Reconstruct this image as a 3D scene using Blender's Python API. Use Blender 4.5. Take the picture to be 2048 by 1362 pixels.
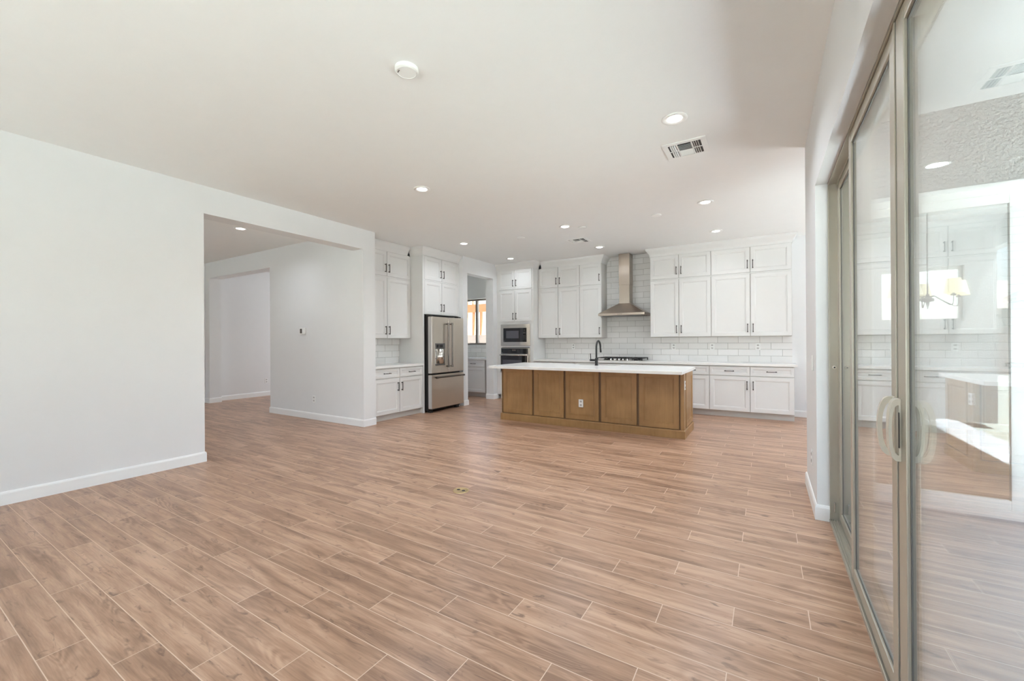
import bpy, bmesh, math
from mathutils import Vector, Matrix

C = bpy.context.scene
for o in list(bpy.data.objects):
    bpy.data.objects.remove(o, do_unlink=True)
COL = C.collection

# ------------------------------------------------------------------ camera
FPX = 832.25
yaw, pitch, roll = math.radians(31.4425), math.radians(.081), math.radians(-.3404)
f = Vector((-math.sin(yaw)*math.cos(pitch), math.cos(yaw)*math.cos(pitch), math.sin(pitch)))
r = Vector((math.cos(yaw), math.sin(yaw), 0))
u = r.cross(f)
r2 = r*math.cos(roll) + u*math.sin(roll)
u2 = -r*math.sin(roll) + u*math.cos(roll)
cam_d = bpy.data.cameras.new('camera')
cam = bpy.data.objects.new('camera', cam_d); COL.objects.link(cam)
cam_d.sensor_fit = 'HORIZONTAL'; cam_d.sensor_width = 36
cam_d.lens = FPX/2048*36; cam_d.clip_start = .02; cam_d.clip_end = 300
cam.matrix_world = Matrix(((r2.x, u2.x, -f.x, 0), (r2.y, u2.y, -f.y, 0), (r2.z, u2.z, -f.z, 1.3093), (0, 0, 0, 1)))
C.camera = cam

# ------------------------------------------------------------------ view, world, sun, daylight, fill lamps
C.view_settings.view_transform = 'Standard'
C.view_settings.look = 'None'
C.view_settings.gamma = 1
C.view_settings.use_curve_mapping = False
C.view_settings.exposure = 0.56
C.cycles.use_denoising = True
C.cycles.max_bounces = 14
C.cycles.diffuse_bounces = 7
C.cycles.glossy_bounces = 6
C.cycles.transmission_bounces = 6
C.cycles.transparent_max_bounces = 40
C.cycles.sample_clamp_indirect = 30
C.cycles.caustics_reflective = False
C.cycles.caustics_refractive = False

SKY = 2.3
w = bpy.data.worlds.new('world'); C.world = w; w.use_nodes = True
nt = w.node_tree; nt.nodes.clear()
out = nt.nodes.new('ShaderNodeOutputWorld'); bg = nt.nodes.new('ShaderNodeBackground')
sk = nt.nodes.new('ShaderNodeTexSky'); sk.sky_type = 'NISHITA'; sk.sun_disc = False
sk.sun_elevation = math.radians(68); sk.sun_rotation = math.radians(70); sk.air_density = 1.0; sk.dust_density = 2.0
hs = nt.nodes.new('ShaderNodeHueSaturation'); hs.inputs['Saturation'].default_value = .75
nt.links.new(sk.outputs[0], hs.inputs['Color']); nt.links.new(hs.outputs[0], bg.inputs[0])
bg.inputs[1].default_value = SKY*.32
nt.links.new(bg.outputs[0], out.inputs[0])

def light(name, kind, loc, energy, color=(1, 1, 1), direction=None, **kw):
    d = bpy.data.lights.new(name, kind); d.energy = energy; d.color = color
    for k, v in kw.items(): setattr(d, k, v)
    o = bpy.data.objects.new(name, d); COL.objects.link(o); o.location = loc
    if direction is not None:
        o.rotation_euler = Vector(direction).to_track_quat('-Z', 'Y').to_euler()
    return o

light('sun', 'SUN', (20, 10, 30), 74, (.84, .92, 1), direction=(-.35, -.12, -1), angle=math.radians(.6))
# fill lamps added at unseen rear and hall windows; daylight in the front room
light('fill_rear_window', 'AREA', (-2.2, -2.95, 1.55), 7, (.70, .82, 1), direction=(0, 1, .8), shape='RECTANGLE', size=4.4, size_y=2.2)
light('daylight_front_room', 'AREA', (-9.3, 8.85, 1.5), 38, (.84, .92, 1), direction=(0, -1, 0), shape='RECTANGLE', size=.9, size_y=1.6)
light('fill_hall', 'AREA', (-8.2, -1.9, 1.5), 13, (.86, .91, 1), direction=(0, 1, 0), shape='RECTANGLE', size=2.2, size_y=1.8)

light('fill_dining_window', 'AREA', (3.5, 6.6, 1.6), 44, (.68, .82, 1), direction=(-1, -.5, 1.1), shape='RECTANGLE', size=1.9, size_y=1.3)  # fill lamp added at the unseen side window, tilted up to brighten the ceiling

# ------------------------------------------------------------------ materials
def lin(c):
    return tuple(((v/255)/12.92 if v/255 <= .04045 else ((v/255+.055)/1.055)**2.4) for v in c)

def new_mat(name):
    m = bpy.data.materials.new(name); m.use_nodes = True
    return m, m.node_tree, m.node_tree.nodes['Principled BSDF']

def N(nt, t, **kw):
    n = nt.nodes.new(t)
    for k, v in kw.items():
        if isinstance(k, str) and hasattr(n, k): setattr(n, k, v)
    return n

def mat(name, rgb, rough=.5, metal=0, spec=.5, emit=None, estr=0, bump=None, var=0, scale=8, coat=0):
    """plain surface with a faint procedural variation in tone, optional bump (strength, scale)"""
    m, t, b = new_mat(name)
    col = lin(rgb)
    b.inputs['Roughness'].default_value = rough
    b.inputs['Metallic'].default_value = metal
    b.inputs['Specular IOR Level'].default_value = spec
    if coat: b.inputs['Coat Weight'].default_value = coat
    tc = N(t, 'ShaderNodeTexCoord')
    no = N(t, 'ShaderNodeTexNoise'); no.inputs['Scale'].default_value = scale; no.inputs['Detail'].default_value = 3
    t.links.new(tc.outputs['Object'], no.inputs['Vector'])
    mx = N(t, 'ShaderNodeMix'); mx.data_type = 'RGBA'
    v = max(var, .012)
    mx.inputs[6].default_value = tuple(c*(1-v) for c in col)+(1,)
    mx.inputs[7].default_value = tuple(min(1, c*(1+v)) for c in col)+(1,)
    t.links.new(no.outputs['Fac'], mx.inputs[0]); t.links.new(mx.outputs[2], b.inputs['Base Color'])
    if bump:
        n2 = N(t, 'ShaderNodeTexNoise'); n2.inputs['Scale'].default_value = bump[1]; n2.inputs['Detail'].default_value = 4
        t.links.new(tc.outputs['Object'], n2.inputs['Vector'])
        bp = N(t, 'ShaderNodeBump'); bp.inputs['Strength'].default_value = bump[0]
        bp.inputs['Distance'].default_value = bump[2] if len(bump) > 2 else .01
        t.links.new(n2.outputs['Fac'], bp.inputs['Height']); t.links.new(bp.outputs[0], b.inputs['Normal'])
    if emit:
        b.inputs['Emission Color'].default_value = lin(emit)+(1,); b.inputs['Emission Strength'].default_value = estr
    return m

def math_node(t, op, a, b=None, c=None):
    n = N(t, 'ShaderNodeMath'); n.operation = op
    for i, v in enumerate((a, b, c)):
        if v is None: continue
        if isinstance(v, (int, float)): n.inputs[i].default_value = v
        else: t.links.new(v, n.inputs[i])
    return n.outputs[0]

def floor_mat():
    """wood-look porcelain planks 0.155 x 0.916 laid along x, each row stepped by a third"""
    m, t, b = new_mat('wood_plank_tile')
    tc = N(t, 'ShaderNodeTexCoord'); sp = N(t, 'ShaderNodeSeparateXYZ'); t.links.new(tc.outputs['Object'], sp.inputs[0])
    X, Y = sp.outputs[0], sp.outputs[1]
    PW, PL = .1555, .916
    v = math_node(t, 'DIVIDE', math_node(t, 'ADD', Y, 10*PW*3-1.525+0.0007), PW)      # row coordinate
    row = math_node(t, 'FLOOR', v); fv = math_node(t, 'SUBTRACT', v, row)
    # row whose top edge is Y=1.525 has index 29 -> joint at x=-1.668
    off = math_node(t, 'MULTIPLY', math_node(t, 'SUBTRACT', row, 29), .3053)
    uu = math_node(t, 'DIVIDE', math_node(t, 'SUBTRACT', math_node(t, 'ADD', X, 1.668+40*PL), off), PL)
    idx = math_node(t, 'FLOOR', uu); fu = math_node(t, 'SUBTRACT', uu, idx)
    # distance to plank edges in metres
    du = math_node(t, 'MULTIPLY', math_node(t, 'MINIMUM', fu, math_node(t, 'SUBTRACT', 1, fu)), PL)
    dv = math_node(t, 'MULTIPLY', math_node(t, 'MINIMUM', fv, math_node(t, 'SUBTRACT', 1, fv)), PW)
    de = math_node(t, 'MINIMUM', du, dv)
    gr = N(t, 'ShaderNodeMapRange'); gr.inputs[1].default_value = .0012; gr.inputs[2].default_value = .0024
    gr.inputs[3].default_value = 1; gr.inputs[4].default_value = 0; t.links.new(de, gr.inputs[0])
    # per-plank random
    cb = N(t, 'ShaderNodeCombineXYZ'); t.links.new(idx, cb.inputs[0]); t.links.new(row, cb.inputs[1])
    wn = N(t, 'ShaderNodeTexWhiteNoise'); wn.noise_dimensions = '3D'; t.links.new(cb.outputs[0], wn.inputs['Vector'])
    sc = N(t, 'ShaderNodeSeparateColor'); t.links.new(wn.outputs['Color'], sc.inputs[0])
    # plank-local coordinates shifted by the random value
    px = math_node(t, 'ADD', math_node(t, 'MULTIPLY', fu, PL), math_node(t, 'MULTIPLY', sc.outputs[0], 37))
    py = math_node(t, 'ADD', math_node(t, 'MULTIPLY', fv, PW), math_node(t, 'MULTIPLY', sc.outputs[1], 53))
    def coords(sx, sy, z=0.0):
        c = N(t, 'ShaderNodeCombineXYZ')
        t.links.new(math_node(t, 'MULTIPLY', px, sx), c.inputs[0]); t.links.new(math_node(t, 'MULTIPLY', py, sy), c.inputs[1])
        c.inputs[2].default_value = z
        return c.outputs[0]
    def noise(vec, s, d=4, dist=0.0, rough=.55):
        n = N(t, 'ShaderNodeTexNoise'); n.inputs['Scale'].default_value = s; n.inputs['Detail'].default_value = d
        n.inputs['Distortion'].default_value = dist; n.inputs['Roughness'].default_value = rough
        t.links.new(vec, n.inputs['Vector']); return n.outputs['Fac']
    cloud = noise(coords(1.3, 13), 1.3, 4, .35)          # broad bands along the plank
    fine = noise(coords(9, 160), 1.0, 5, .4)           # fine grain
    # cathedral rings: wave of a distorted field
    ring_f = noise(coords(1.5, 9, 3.0), 1.0, 1.5, .4)
    ring = math_node(t, 'SINE', math_node(t, 'MULTIPLY', ring_f, 95))
    ring = math_node(t, 'MULTIPLY', math_node(t, 'ADD', ring, 1), .5)
    ringmask = noise(coords(1.1, 5, 9.0), 1.6, 2)
    rm = N(t, 'ShaderNodeMapRange'); rm.inputs[1].default_value = .5; rm.inputs[2].default_value = .68; t.links.new(ringmask, rm.inputs[0])
    # knots and dark streaks
    kn = noise(coords(5.5, 17, 5.0), 1.4, 3, 1.2)
    km = N(t, 'ShaderNodeMapRange'); km.inputs[1].default_value = .60; km.inputs[2].default_value = .74; t.links.new(kn, km.inputs[0])
    st = noise(coords(1.6, 42, 7.0), 1.5, 3, .5)
    sm = N(t, 'ShaderNodeMapRange'); sm.inputs[1].default_value = .57; sm.inputs[2].default_value = .74; t.links.new(st, sm.inputs[0])
    ramp = N(t, 'ShaderNodeValToRGB')
    ramp.color_ramp.elements[0].position = .28; ramp.color_ramp.elements[0].color = lin((146, 112, 90))+(1,)
    ramp.color_ramp.elements[1].position = .72; ramp.color_ramp.elements[1].color = lin((202, 165, 139))+(1,)
    e = ramp.color_ramp.elements.new(.5); e.color = lin((176, 139, 114))+(1,)
    tone = math_node(t, 'ADD', cloud, math_node(t, 'MULTIPLY', math_node(t, 'SUBTRACT', fine, .5), .35))
    tone = math_node(t, 'ADD', tone, math_node(t, 'MULTIPLY', math_node(t, 'SUBTRACT', sc.outputs[2], .5), .17))
    tone = math_node(t, 'SUBTRACT', tone, math_node(t, 'MULTIPLY', math_node(t, 'MULTIPLY', ring, rm.outputs[0]), .2))
    t.links.new(tone, ramp.inputs[0])
    dark = N(t, 'ShaderNodeMix'); dark.data_type = 'RGBA'; dark.inputs[7].default_value = lin((98, 72, 60))+(1,)
    t.links.new(ramp.outputs[0], dark.inputs[6])
    t.links.new(math_node(t, 'MULTIPLY', math_node(t, 'MAXIMUM', math_node(t, 'MULTIPLY', km.outputs[0], .9), math_node(t, 'MULTIPLY', sm.outputs[0], .5)), .75), dark.inputs[0])
    gm = N(t, 'ShaderNodeMix'); gm.data_type = 'RGBA'; gm.inputs[7].default_value = lin((222, 196, 176))+(1,)
    t.links.new(dark.outputs[2], gm.inputs[6]); t.links.new(gr.outputs[0], gm.inputs[0])
    t.links.new(gm.outputs[2], b.inputs['Base Color'])
    b.inputs['Roughness'].default_value = .36
    t.links.new(math_node(t, 'ADD', math_node(t, 'MULTIPLY', fine, .12), math_node(t, 'ADD', .27, math_node(t, 'MULTIPLY', gr.outputs[0], .4))), b.inputs['Roughness'])
    b.inputs['Specular IOR Level'].default_value = .42
    bp = N(t, 'ShaderNodeBump'); bp.inputs['Strength'].default_value = .35; bp.inputs['Distance'].default_value = .0012
    h = math_node(t, 'SUBTRACT', math_node(t, 'MULTIPLY', fine, .35), gr.outputs[0])
    t.links.new(h, bp.inputs['Height']); t.links.new(bp.outputs[0], b.inputs['Normal'])
    return m

def subway_mat(name, axis, joint0, top):
    """white glossy wall tile 0.333 x 0.114 in running bond; axis = the wall's horizontal axis"""
    m, t, b = new_mat(name)
    tc = N(t, 'ShaderNodeTexCoord'); sp = N(t, 'ShaderNodeSeparateXYZ'); t.links.new(tc.outputs['Object'], sp.inputs[0])
    A = sp.outputs[axis]; Z = sp.outputs[2]
    TL, TH = .3335, .1145
    v = math_node(t, 'DIVIDE', math_node(t, 'ADD', math_node(t, 'SUBTRACT', Z, top), 20*TH), TH)
    row = math_node(t, 'FLOOR', v); fv = math_node(t, 'SUBTRACT', v, row)
    half = math_node(t, 'MULTIPLY', math_node(t, 'FLOORED_MODULO', math_node(t, 'ADD', row, 1), 2), TL/2)
    uu = math_node(t, 'DIVIDE', math_node(t, 'SUBTRACT', math_node(t, 'ADD', A, 60*TL-joint0), half), TL)
    idx = math_node(t, 'FLOOR', uu); fu = math_node(t, 'SUBTRACT', uu, idx)
    du = math_node(t, 'MULTIPLY', math_node(t, 'MINIMUM', fu, math_node(t, 'SUBTRACT', 1, fu)), TL)
    dv = math_node(t, 'MULTIPLY', math_node(t, 'MINIMUM', fv, math_node(t, 'SUBTRACT', 1, fv)), TH)
    de = math_node(t, 'MINIMUM', du, dv)
    gr = N(t, 'ShaderNodeMapRange'); gr.inputs[1].default_value = .0014; gr.inputs[2].default_value = .0028
    gr.inputs[3].default_value = 1; gr.inputs[4].default_value = 0; t.links.new(de, gr.inputs[0])
    cb = N(t, 'ShaderNodeCombineXYZ'); t.links.new(idx, cb.inputs[0]); t.links.new(row, cb.inputs[1])
    wn = N(t, 'ShaderNodeTexWhiteNoise'); t.links.new(cb.outputs[0], wn.inputs['Vector'])
    c1 = N(t, 'ShaderNodeMix'); c1.data_type = 'RGBA'
    c1.inputs[6].default_value = lin((224, 222, 219))+(1,); c1.inputs[7].default_value = lin((232, 230, 228))+(1,)
    t.links.new(wn.outputs['Value'], c1.inputs[0])
    gm = N(t, 'ShaderNodeMix'); gm.data_type = 'RGBA'; gm.inputs[7].default_value = lin((150, 145, 138))+(1,)
    t.links.new(c1.outputs[2], gm.inputs[6]); t.links.new(gr.outputs[0], gm.inputs[0])
    t.links.new(gm.outputs[2], b.inputs['Base Color'])
    t.links.new(math_node(t, 'ADD', .13, math_node(t, 'MULTIPLY', gr.outputs[0], .6)), b.inputs['Roughness'])
    er = N(t, 'ShaderNodeMapRange'); er.inputs[1].default_value = .0; er.inputs[2].default_value = .006
    t.links.new(de, er.inputs[0])
    no = N(t, 'ShaderNodeTexNoise'); no.inputs['Scale'].default_value = 7; t.links.new(tc.outputs['Object'], no.inputs['Vector'])
    bp = N(t, 'ShaderNodeBump'); bp.inputs['Strength'].default_value = .5; bp.inputs['Distance'].default_value = .0025
    t.links.new(math_node(t, 'ADD', er.outputs[0], math_node(t, 'MULTIPLY', no.outputs['Fac'], .5)), bp.inputs['Height'])
    t.links.new(bp.outputs[0], b.inputs['Normal'])
    return m

def wood_mat(name, c0, c1, rough=.45):
    m, t, b = new_mat(name)
    tc = N(t, 'ShaderNodeTexCoord'); mp = N(t, 'ShaderNodeMapping'); mp.inputs['Scale'].default_value = (9, 9, 1.1)
    t.links.new(tc.outputs['Object'], mp.inputs['Vector'])
    n1 = N(t, 'ShaderNodeTexNoise'); n1.inputs['Scale'].default_value = 3; n1.inputs['Detail'].default_value = 6; n1.inputs['Distortion'].default_value = .6
    t.links.new(mp.outputs[0], n1.inputs['Vector'])
    n2 = N(t, 'ShaderNodeTexNoise'); n2.inputs['Scale'].default_value = 3.2; n2.inputs['Detail'].default_value = 3
    t.links.new(tc.outputs['Object'], n2.inputs['Vector'])
    rp = N(t, 'ShaderNodeValToRGB'); rp.color_ramp.elements[0].position = .3; rp.color_ramp.elements[1].position = .7
    rp.color_ramp.elements[0].color = lin(c0)+(1,); rp.color_ramp.elements[1].color = lin(c1)+(1,)
    t.links.new(math_node(t, 'ADD', math_node(t, 'MULTIPLY', n1.outputs['Fac'], .35), math_node(t, 'MULTIPLY', n2.outputs['Fac'], .65)), rp.inputs[0])
    t.links.new(rp.outputs[0], b.inputs['Base Color'])
    b.inputs['Roughness'].default_value = rough
    return m

def glass_mat(name, tint=(.972, .982, .978)):
    """thin window glass: part mirror by viewing angle, else clear"""
    m = bpy.data.materials.new(name); m.use_nodes = True; t = m.node_tree; t.nodes.clear()
    o = N(t, 'ShaderNodeOutputMaterial'); mx = N(t, 'ShaderNodeMixShader')
    tr = N(t, 'ShaderNodeBsdfTransparent'); tr.inputs[0].default_value = tint+(1,)
    gl = N(t, 'ShaderNodeBsdfGlossy'); gl.inputs['Roughness'].default_value = 0.0; gl.inputs['Color'].default_value = (1, 1, 1, 1)
    ge = N(t, 'ShaderNodeNewGeometry'); vm = N(t, 'ShaderNodeVectorMath'); vm.operation = 'DOT_PRODUCT'
    t.links.new(ge.outputs['True Normal'], vm.inputs[0]); t.links.new(ge.outputs['Incoming'], vm.inputs[1])
    k = math_node(t, 'SUBTRACT', 1, math_node(t, 'ABSOLUTE', vm.outputs['Value']))
    k = math_node(t, 'ADD', .04, math_node(t, 'MULTIPLY', math_node(t, 'POWER', k, 5), .96))
    t.links.new(k, mx.inputs[0]); t.links.new(tr.outputs[0], mx.inputs[1]); t.links.new(gl.outputs[0], mx.inputs[2])
    t.links.new(mx.outputs[0], o.inputs[0])
    return m

M = {}
M['floor'] = floor_mat()
M['wall'] = mat('wall_paint', (225, 225, 225), .9, spec=.2, bump=(.10, 55, .004))
M['wall_hall'] = M['wall']
M['ceiling'] = mat('ceiling_paint', (236, 236, 235), .95, spec=.15, bump=(.14, 40, .004))
M['trim'] = mat('trim_paint', (235, 235, 234), .45)
M['cab'] = mat('white_lacquer', (223, 222, 220), .38, coat=.1)
M['cab_seam_shade'] = mat('cabinet_box', (204, 201, 196), .5)  # carcass darker than the doors: seam shade put into its colour
M['quartz'] = mat('white_quartz', (233, 232, 229), .2, spec=.5, var=.012, scale=25)
M['tile_b'] = subway_mat('subway_tile_back', 0, -1.934-.1667, 1.367)
M['tile_l'] = subway_mat('subway_tile_left', 1, 5.122, 1.367)
M['pull'] = mat('dark_bronze', (66, 60, 56), .35, metal=.7)
M['black'] = mat('matte_black', (34, 33, 33), .38, spec=.4)
M['blackglass'] = mat('black_glass', (26, 26, 28), .06, spec=.8)
M['screen'] = mat('oven_window', (84, 84, 92), .12, spec=.7)
M['steel'] = mat('brushed_steel', (216, 207, 195), .33, metal=1, var=.05, scale=3)
M['handle_steel'] = mat('handle_steel', (112, 105, 99), .3, metal=1)
M['steel_l'] = mat('polished_steel', (214, 210, 204), .2, metal=1)
M['steel_hood'] = mat('hood_steel', (184, 172, 160), .3, metal=1, var=.06, scale=4)
M['fridge_side'] = mat('fridge_side', (200, 199, 197), .4, metal=.3)
M['dark'] = mat('dark_plastic', (38, 36, 35), .5)
M['iron'] = mat('cast_iron', (30, 28, 28), .55)
M['island'] = wood_mat('stained_maple', (138, 103, 62), (168, 130, 84), .42)
M['island_gap_shade'] = wood_mat('stained_maple_gap_shade', (98, 72, 46), (118, 88, 58), .5)  # darker copy of the maple, shade between the panels put into the colour
M['alu'] = mat('tan_aluminium', (186, 180, 166), .35, metal=.25)
M['alu_w'] = mat('white_vinyl', (232, 231, 228), .35)
M['rubber'] = mat('grey_rubber', (96, 94, 90), .8)
M['glass'] = glass_mat('window_glass')
M['stucco'] = mat('stucco', (174, 173, 171), .95, spec=.1, bump=(1, 46, .06), var=.07, scale=46)
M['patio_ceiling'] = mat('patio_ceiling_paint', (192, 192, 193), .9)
M['concrete'] = mat('concrete', (172, 173, 176), .7, var=.06, scale=5, bump=(.2, 60, .003))
M['grass'] = mat('dry_turf', (150, 152, 142), .95, var=.25, scale=3, bump=(.8, 30, .03))
M['block'] = mat('block_wall', (132, 116, 108), .95, var=.08, scale=6, bump=(.5, 20, .01))
M['rooftile'] = mat('roof_tile', (150, 138, 126), .9, var=.15, scale=10)
M['lumber'] = mat('framing_lumber', (150, 98, 62), .9, var=.15, scale=4)
M['winframe'] = mat('taupe_vinyl', (140, 130, 122), .45)
M['lamp'] = mat('downlight_lens', (255, 255, 250), .5, emit=(255, 250, 242), estr=9)
M['lamp_trim'] = mat('downlight_trim', (236, 235, 233), .45)
M['vent_dark'] = mat('duct_shadow', (70, 68, 66), .9)
M['plastic'] = mat('white_plastic', (236, 236, 234), .35)
M['lcd'] = mat('lcd', (92, 84, 80), .25)
M['brass'] = mat('brass', (198, 172, 124), .3, metal=.9)
M['nickel'] = mat('satin_nickel', (112, 110, 108), .35, metal=.8)
M['shade'] = mat('pleated_shade', (240, 232, 205), .8, emit=(255, 240, 200), estr=.75)
M['socket'] = mat('socket_grey', (190, 188, 186), .4)
M['sinkm'] = mat('sink_steel', (170, 170, 172), .3, metal=1)

# ------------------------------------------------------------------ mesh helpers
class MB:
    def __init__(s): s.bm = bmesh.new()
    def box(s, x0, x1, y0, y1, z0, z1, bev=0, mi=0):
        vs = [s.bm.verts.new(p) for p in ((x0, y0, z0), (x1, y0, z0), (x1, y1, z0), (x0, y1, z0), (x0, y0, z1), (x1, y0, z1), (x1, y1, z1), (x0, y1, z1))]
        fs = [s.bm.faces.new([vs[i] for i in q]) for q in ((3, 2, 1, 0), (4, 5, 6, 7), (0, 1, 5, 4), (1, 2, 6, 5), (2, 3, 7, 6), (3, 0, 4, 7))]
        for q in fs: q.material_index = mi
        if bev:
            es = list({e for q in fs for e in q.edges})
            r_ = bmesh.ops.bevel(s.bm, geom=es, offset=bev, segments=2, profile=.6, affect='EDGES')
            for q in r_['faces']: q.material_index = mi
        return s
    def poly(s, loops, close=True, cap0=True, cap1=True, mi=0):
        """bridge a list of equally long vertex loops"""
        L = [[s.bm.verts.new(p) for p in l] for l in loops]
        n = len(L[0])
        for a, b in zip(L, L[1:]):
            for i in range(n if close else n-1):
                j = (i+1) % n
                q = s.bm.faces.new((a[i], a[j], b[j], b[i])); q.material_index = mi
        if cap0 and n > 2: s.bm.faces.new(L[0][::-1]).material_index = mi
        if cap1 and n > 2: s.bm.faces.new(L[-1]).material_index = mi
        return s
    def lathe(s, prof, seg=32, c=(0, 0, 0), mi=0, cap0=True, cap1=True, axis='z'):
        loops = []
        for rr, z in prof:
            lp = []
            for i in range(seg):
                a = 2*math.pi*i/seg
                p = (rr*math.cos(a), rr*math.sin(a), z)
                if axis == 'y': p = (p[0], p[2], p[1])
                if axis == 'x': p = (p[2], p[0], p[1])
                lp.append((c[0]+p[0], c[1]+p[1], c[2]+p[2]))
            loops.append(lp)
        return s.poly(loops, cap0=cap0, cap1=cap1, mi=mi)
    def tube(s, pts, rad, seg=12, mi=0):
        pts = [Vector(p) for p in pts]; loops = []
        up = Vector((0, 0, 1)); prev = None
        for i, p in enumerate(pts):
            d = (pts[min(i+1, len(pts)-1)]-pts[max(i-1, 0)]).normalized()
            if prev is None:
                a = d.cross(up) if abs(d.dot(up)) < .95 else d.cross(Vector((0, 1, 0)))
                a.normalize()
            else:
                a = (prev - d*prev.dot(d)).normalized()
            prev = a; b = d.cross(a)
            R = rad[i] if isinstance(rad, (list, tuple)) else rad
            loops.append([p+a*R*math.cos(2*math.pi*k/seg)+b*R*math.sin(2*math.pi*k/seg) for k in range(seg)])
        return s.poly(loops, mi=mi)
    def sweep(s, path, prof, closed_prof=True, mi=0):
        """profile (d, z) carried along a plan path; d grows to the right of travel; mitred corners"""
        P = [Vector((p[0], p[1])) for p in path]; loops = []
        for i, p in enumerate(P):
            d0 = (P[i]-P[i-1]).normalized() if i > 0 else (P[1]-P[0]).normalized()
            d1 = (P[i+1]-P[i]).normalized() if i < len(P)-1 else d0
            n0 = Vector((d0.y, -d0.x)); n1 = Vector((d1.y, -d1.x))
            mt = (n0+n1); mt = mt/(mt.dot(n0)) if mt.length > 1e-6 else n0
            loops.append([(p.x+mt.x*d, p.y+mt.y*d, z) for d, z in prof])
        return s.poly(loops, mi=mi)
    def shaker(s, x0, x1, z0, z1, st=.058, t=.02, mi=0, yb=0.0):
        def R(ins, y): return [(x0+ins, y, z0+ins), (x1-ins, y, z0+ins), (x1-ins, y, z1-ins), (x0+ins, y, z1-ins)]
        c = .0018
        return s.poly([R(0, yb), R(0, yb-t+c), R(c, yb-t), R(st, yb-t), R(st+.003, yb-t+.004), R(st+.012, yb-t+.0045), R(st+.016, yb-t+.0105)], mi=mi)
    def build(s, name, m, parent=None, loc=(0, 0, 0), rotz=0, smooth=False):
        bmesh.ops.recalc_face_normals(s.bm, faces=s.bm.faces[:])
        me = bpy.data.meshes.new(name); s.bm.to_mesh(me); s.bm.free()
        for k in (m if isinstance(m, (list, tuple)) else (m,)): me.materials.append(k)
        if smooth:
            for p in me.polygons: p.use_smooth = True
        o = bpy.data.objects.new(name, me); COL.objects.link(o)
        if parent is not None: o.parent = parent
        o.location = loc; o.rotation_euler = (0, 0, rotz)
        return o

def autosmooth(o, ang=40):
    me = o.data
    bm = bmesh.new(); bm.from_mesh(me)
    for fa in bm.faces: fa.smooth = True
    for e in bm.edges:
        if len(e.link_faces) == 2 and e.calc_face_angle(0) > math.radians(ang): e.smooth = False
    bm.to_mesh(me); bm.free()
    return o

def tag(o, label, cat, group=None):
    o['label'] = label; o['category'] = cat
    if group: o['group'] = group
    return o

def thing(name, loc, label, cat, rotz=0, group=None):
    o = bpy.data.objects.new(name, None); COL.objects.link(o)
    o.empty_display_size = .1; o.location = loc; o.rotation_euler = (0, 0, rotz)
    return tag(o, label, cat, group)

def struct(o, label=None):
    o['kind'] = 'structure'
    if label: o['label'] = label
    return o

def copy_tree(o, parent=None):
    c = o.copy(); COL.objects.link(c); c.parent = parent
    for ch in list(o.children): copy_tree(ch, c)
    return c

R90 = math.pi/2
# key planes (metres); x to the right along the kitchen back wall, y into the room
XL, XLB = -5.30, -5.54          # living room left wall
XR, XRO = .308, .50             # patio door wall, inside and outside face
YB = 8.52                       # kitchen back wall
YE = 4.51                       # kitchen side of the hall wall
YP = 4.28                       # hall wall face
XK = -5.97                      # kitchen left alcove wall
XP = -5.26                      # pantry wall face
YR = -3.2                       # rear wall
H = 3.05

def wall_x(name, x0, x1, y0, y1, z1, holes=(), m=None, z0=0):
    """wall slab between x0 and x1 running along y, holes = (ya, yb, za, zb)"""
    ys = sorted({y0, y1, *[h[0] for h in holes], *[h[1] for h in holes]}); zs = sorted({z0, z1, *[h[2] for h in holes], *[h[3] for h in holes]})
    b = MB()
    for a, c in zip(ys, ys[1:]):
        run = []
        for p, q in zip(zs, zs[1:]):
            inh = any(h[0] <= a and c <= h[1] and h[2] <= p and q <= h[3] for h in holes)
            if inh: run.append(None)
            elif run and run[-1]: run[-1] = (run[-1][0], q)
            else: run.append((p, q))
        for rr in run:
            if rr: b.box(x0, x1, a, c, rr[0], rr[1])
    return struct(b.build(name, m or M['wall']))

def wall_y(name, y0, y1, x0, x1, z1, holes=(), m=None, z0=0):
    xs = sorted({x0, x1, *[h[0] for h in holes], *[h[1] for h in holes]}); zs = sorted({z0, z1, *[h[2] for h in holes], *[h[3] for h in holes]})
    b = MB()
    for a, c in zip(xs, xs[1:]):
        run = []
        for p, q in zip(zs, zs[1:]):
            inh = any(h[0] <= a and c <= h[1] and h[2] <= p and q <= h[3] for h in holes)
            if inh: run.append(None)
            elif run and run[-1]: run[-1] = (run[-1][0], q)
            else: run.append((p, q))
        for rr in run:
            if rr: b.box(a, c, y0, y1, rr[0], rr[1])
    return struct(b.build(name, m or M['wall']))

# ------------------------------------------------------------------ the shell
b = MB(); b.box(-10.7, .44, YR-.2, 9.2, -.1, 0); b.box(.44, 3.8, 4.47, 9.2, -.1, 0)
struct(b.build('floor', M['floor']))
struct(MB().box(-12.6, .44, YR-.2, 9.4, H, H+.25).box(.44, 3.8, 4.40, 9.4, H, H+.25).build('ceiling', M['ceiling']))

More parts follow.
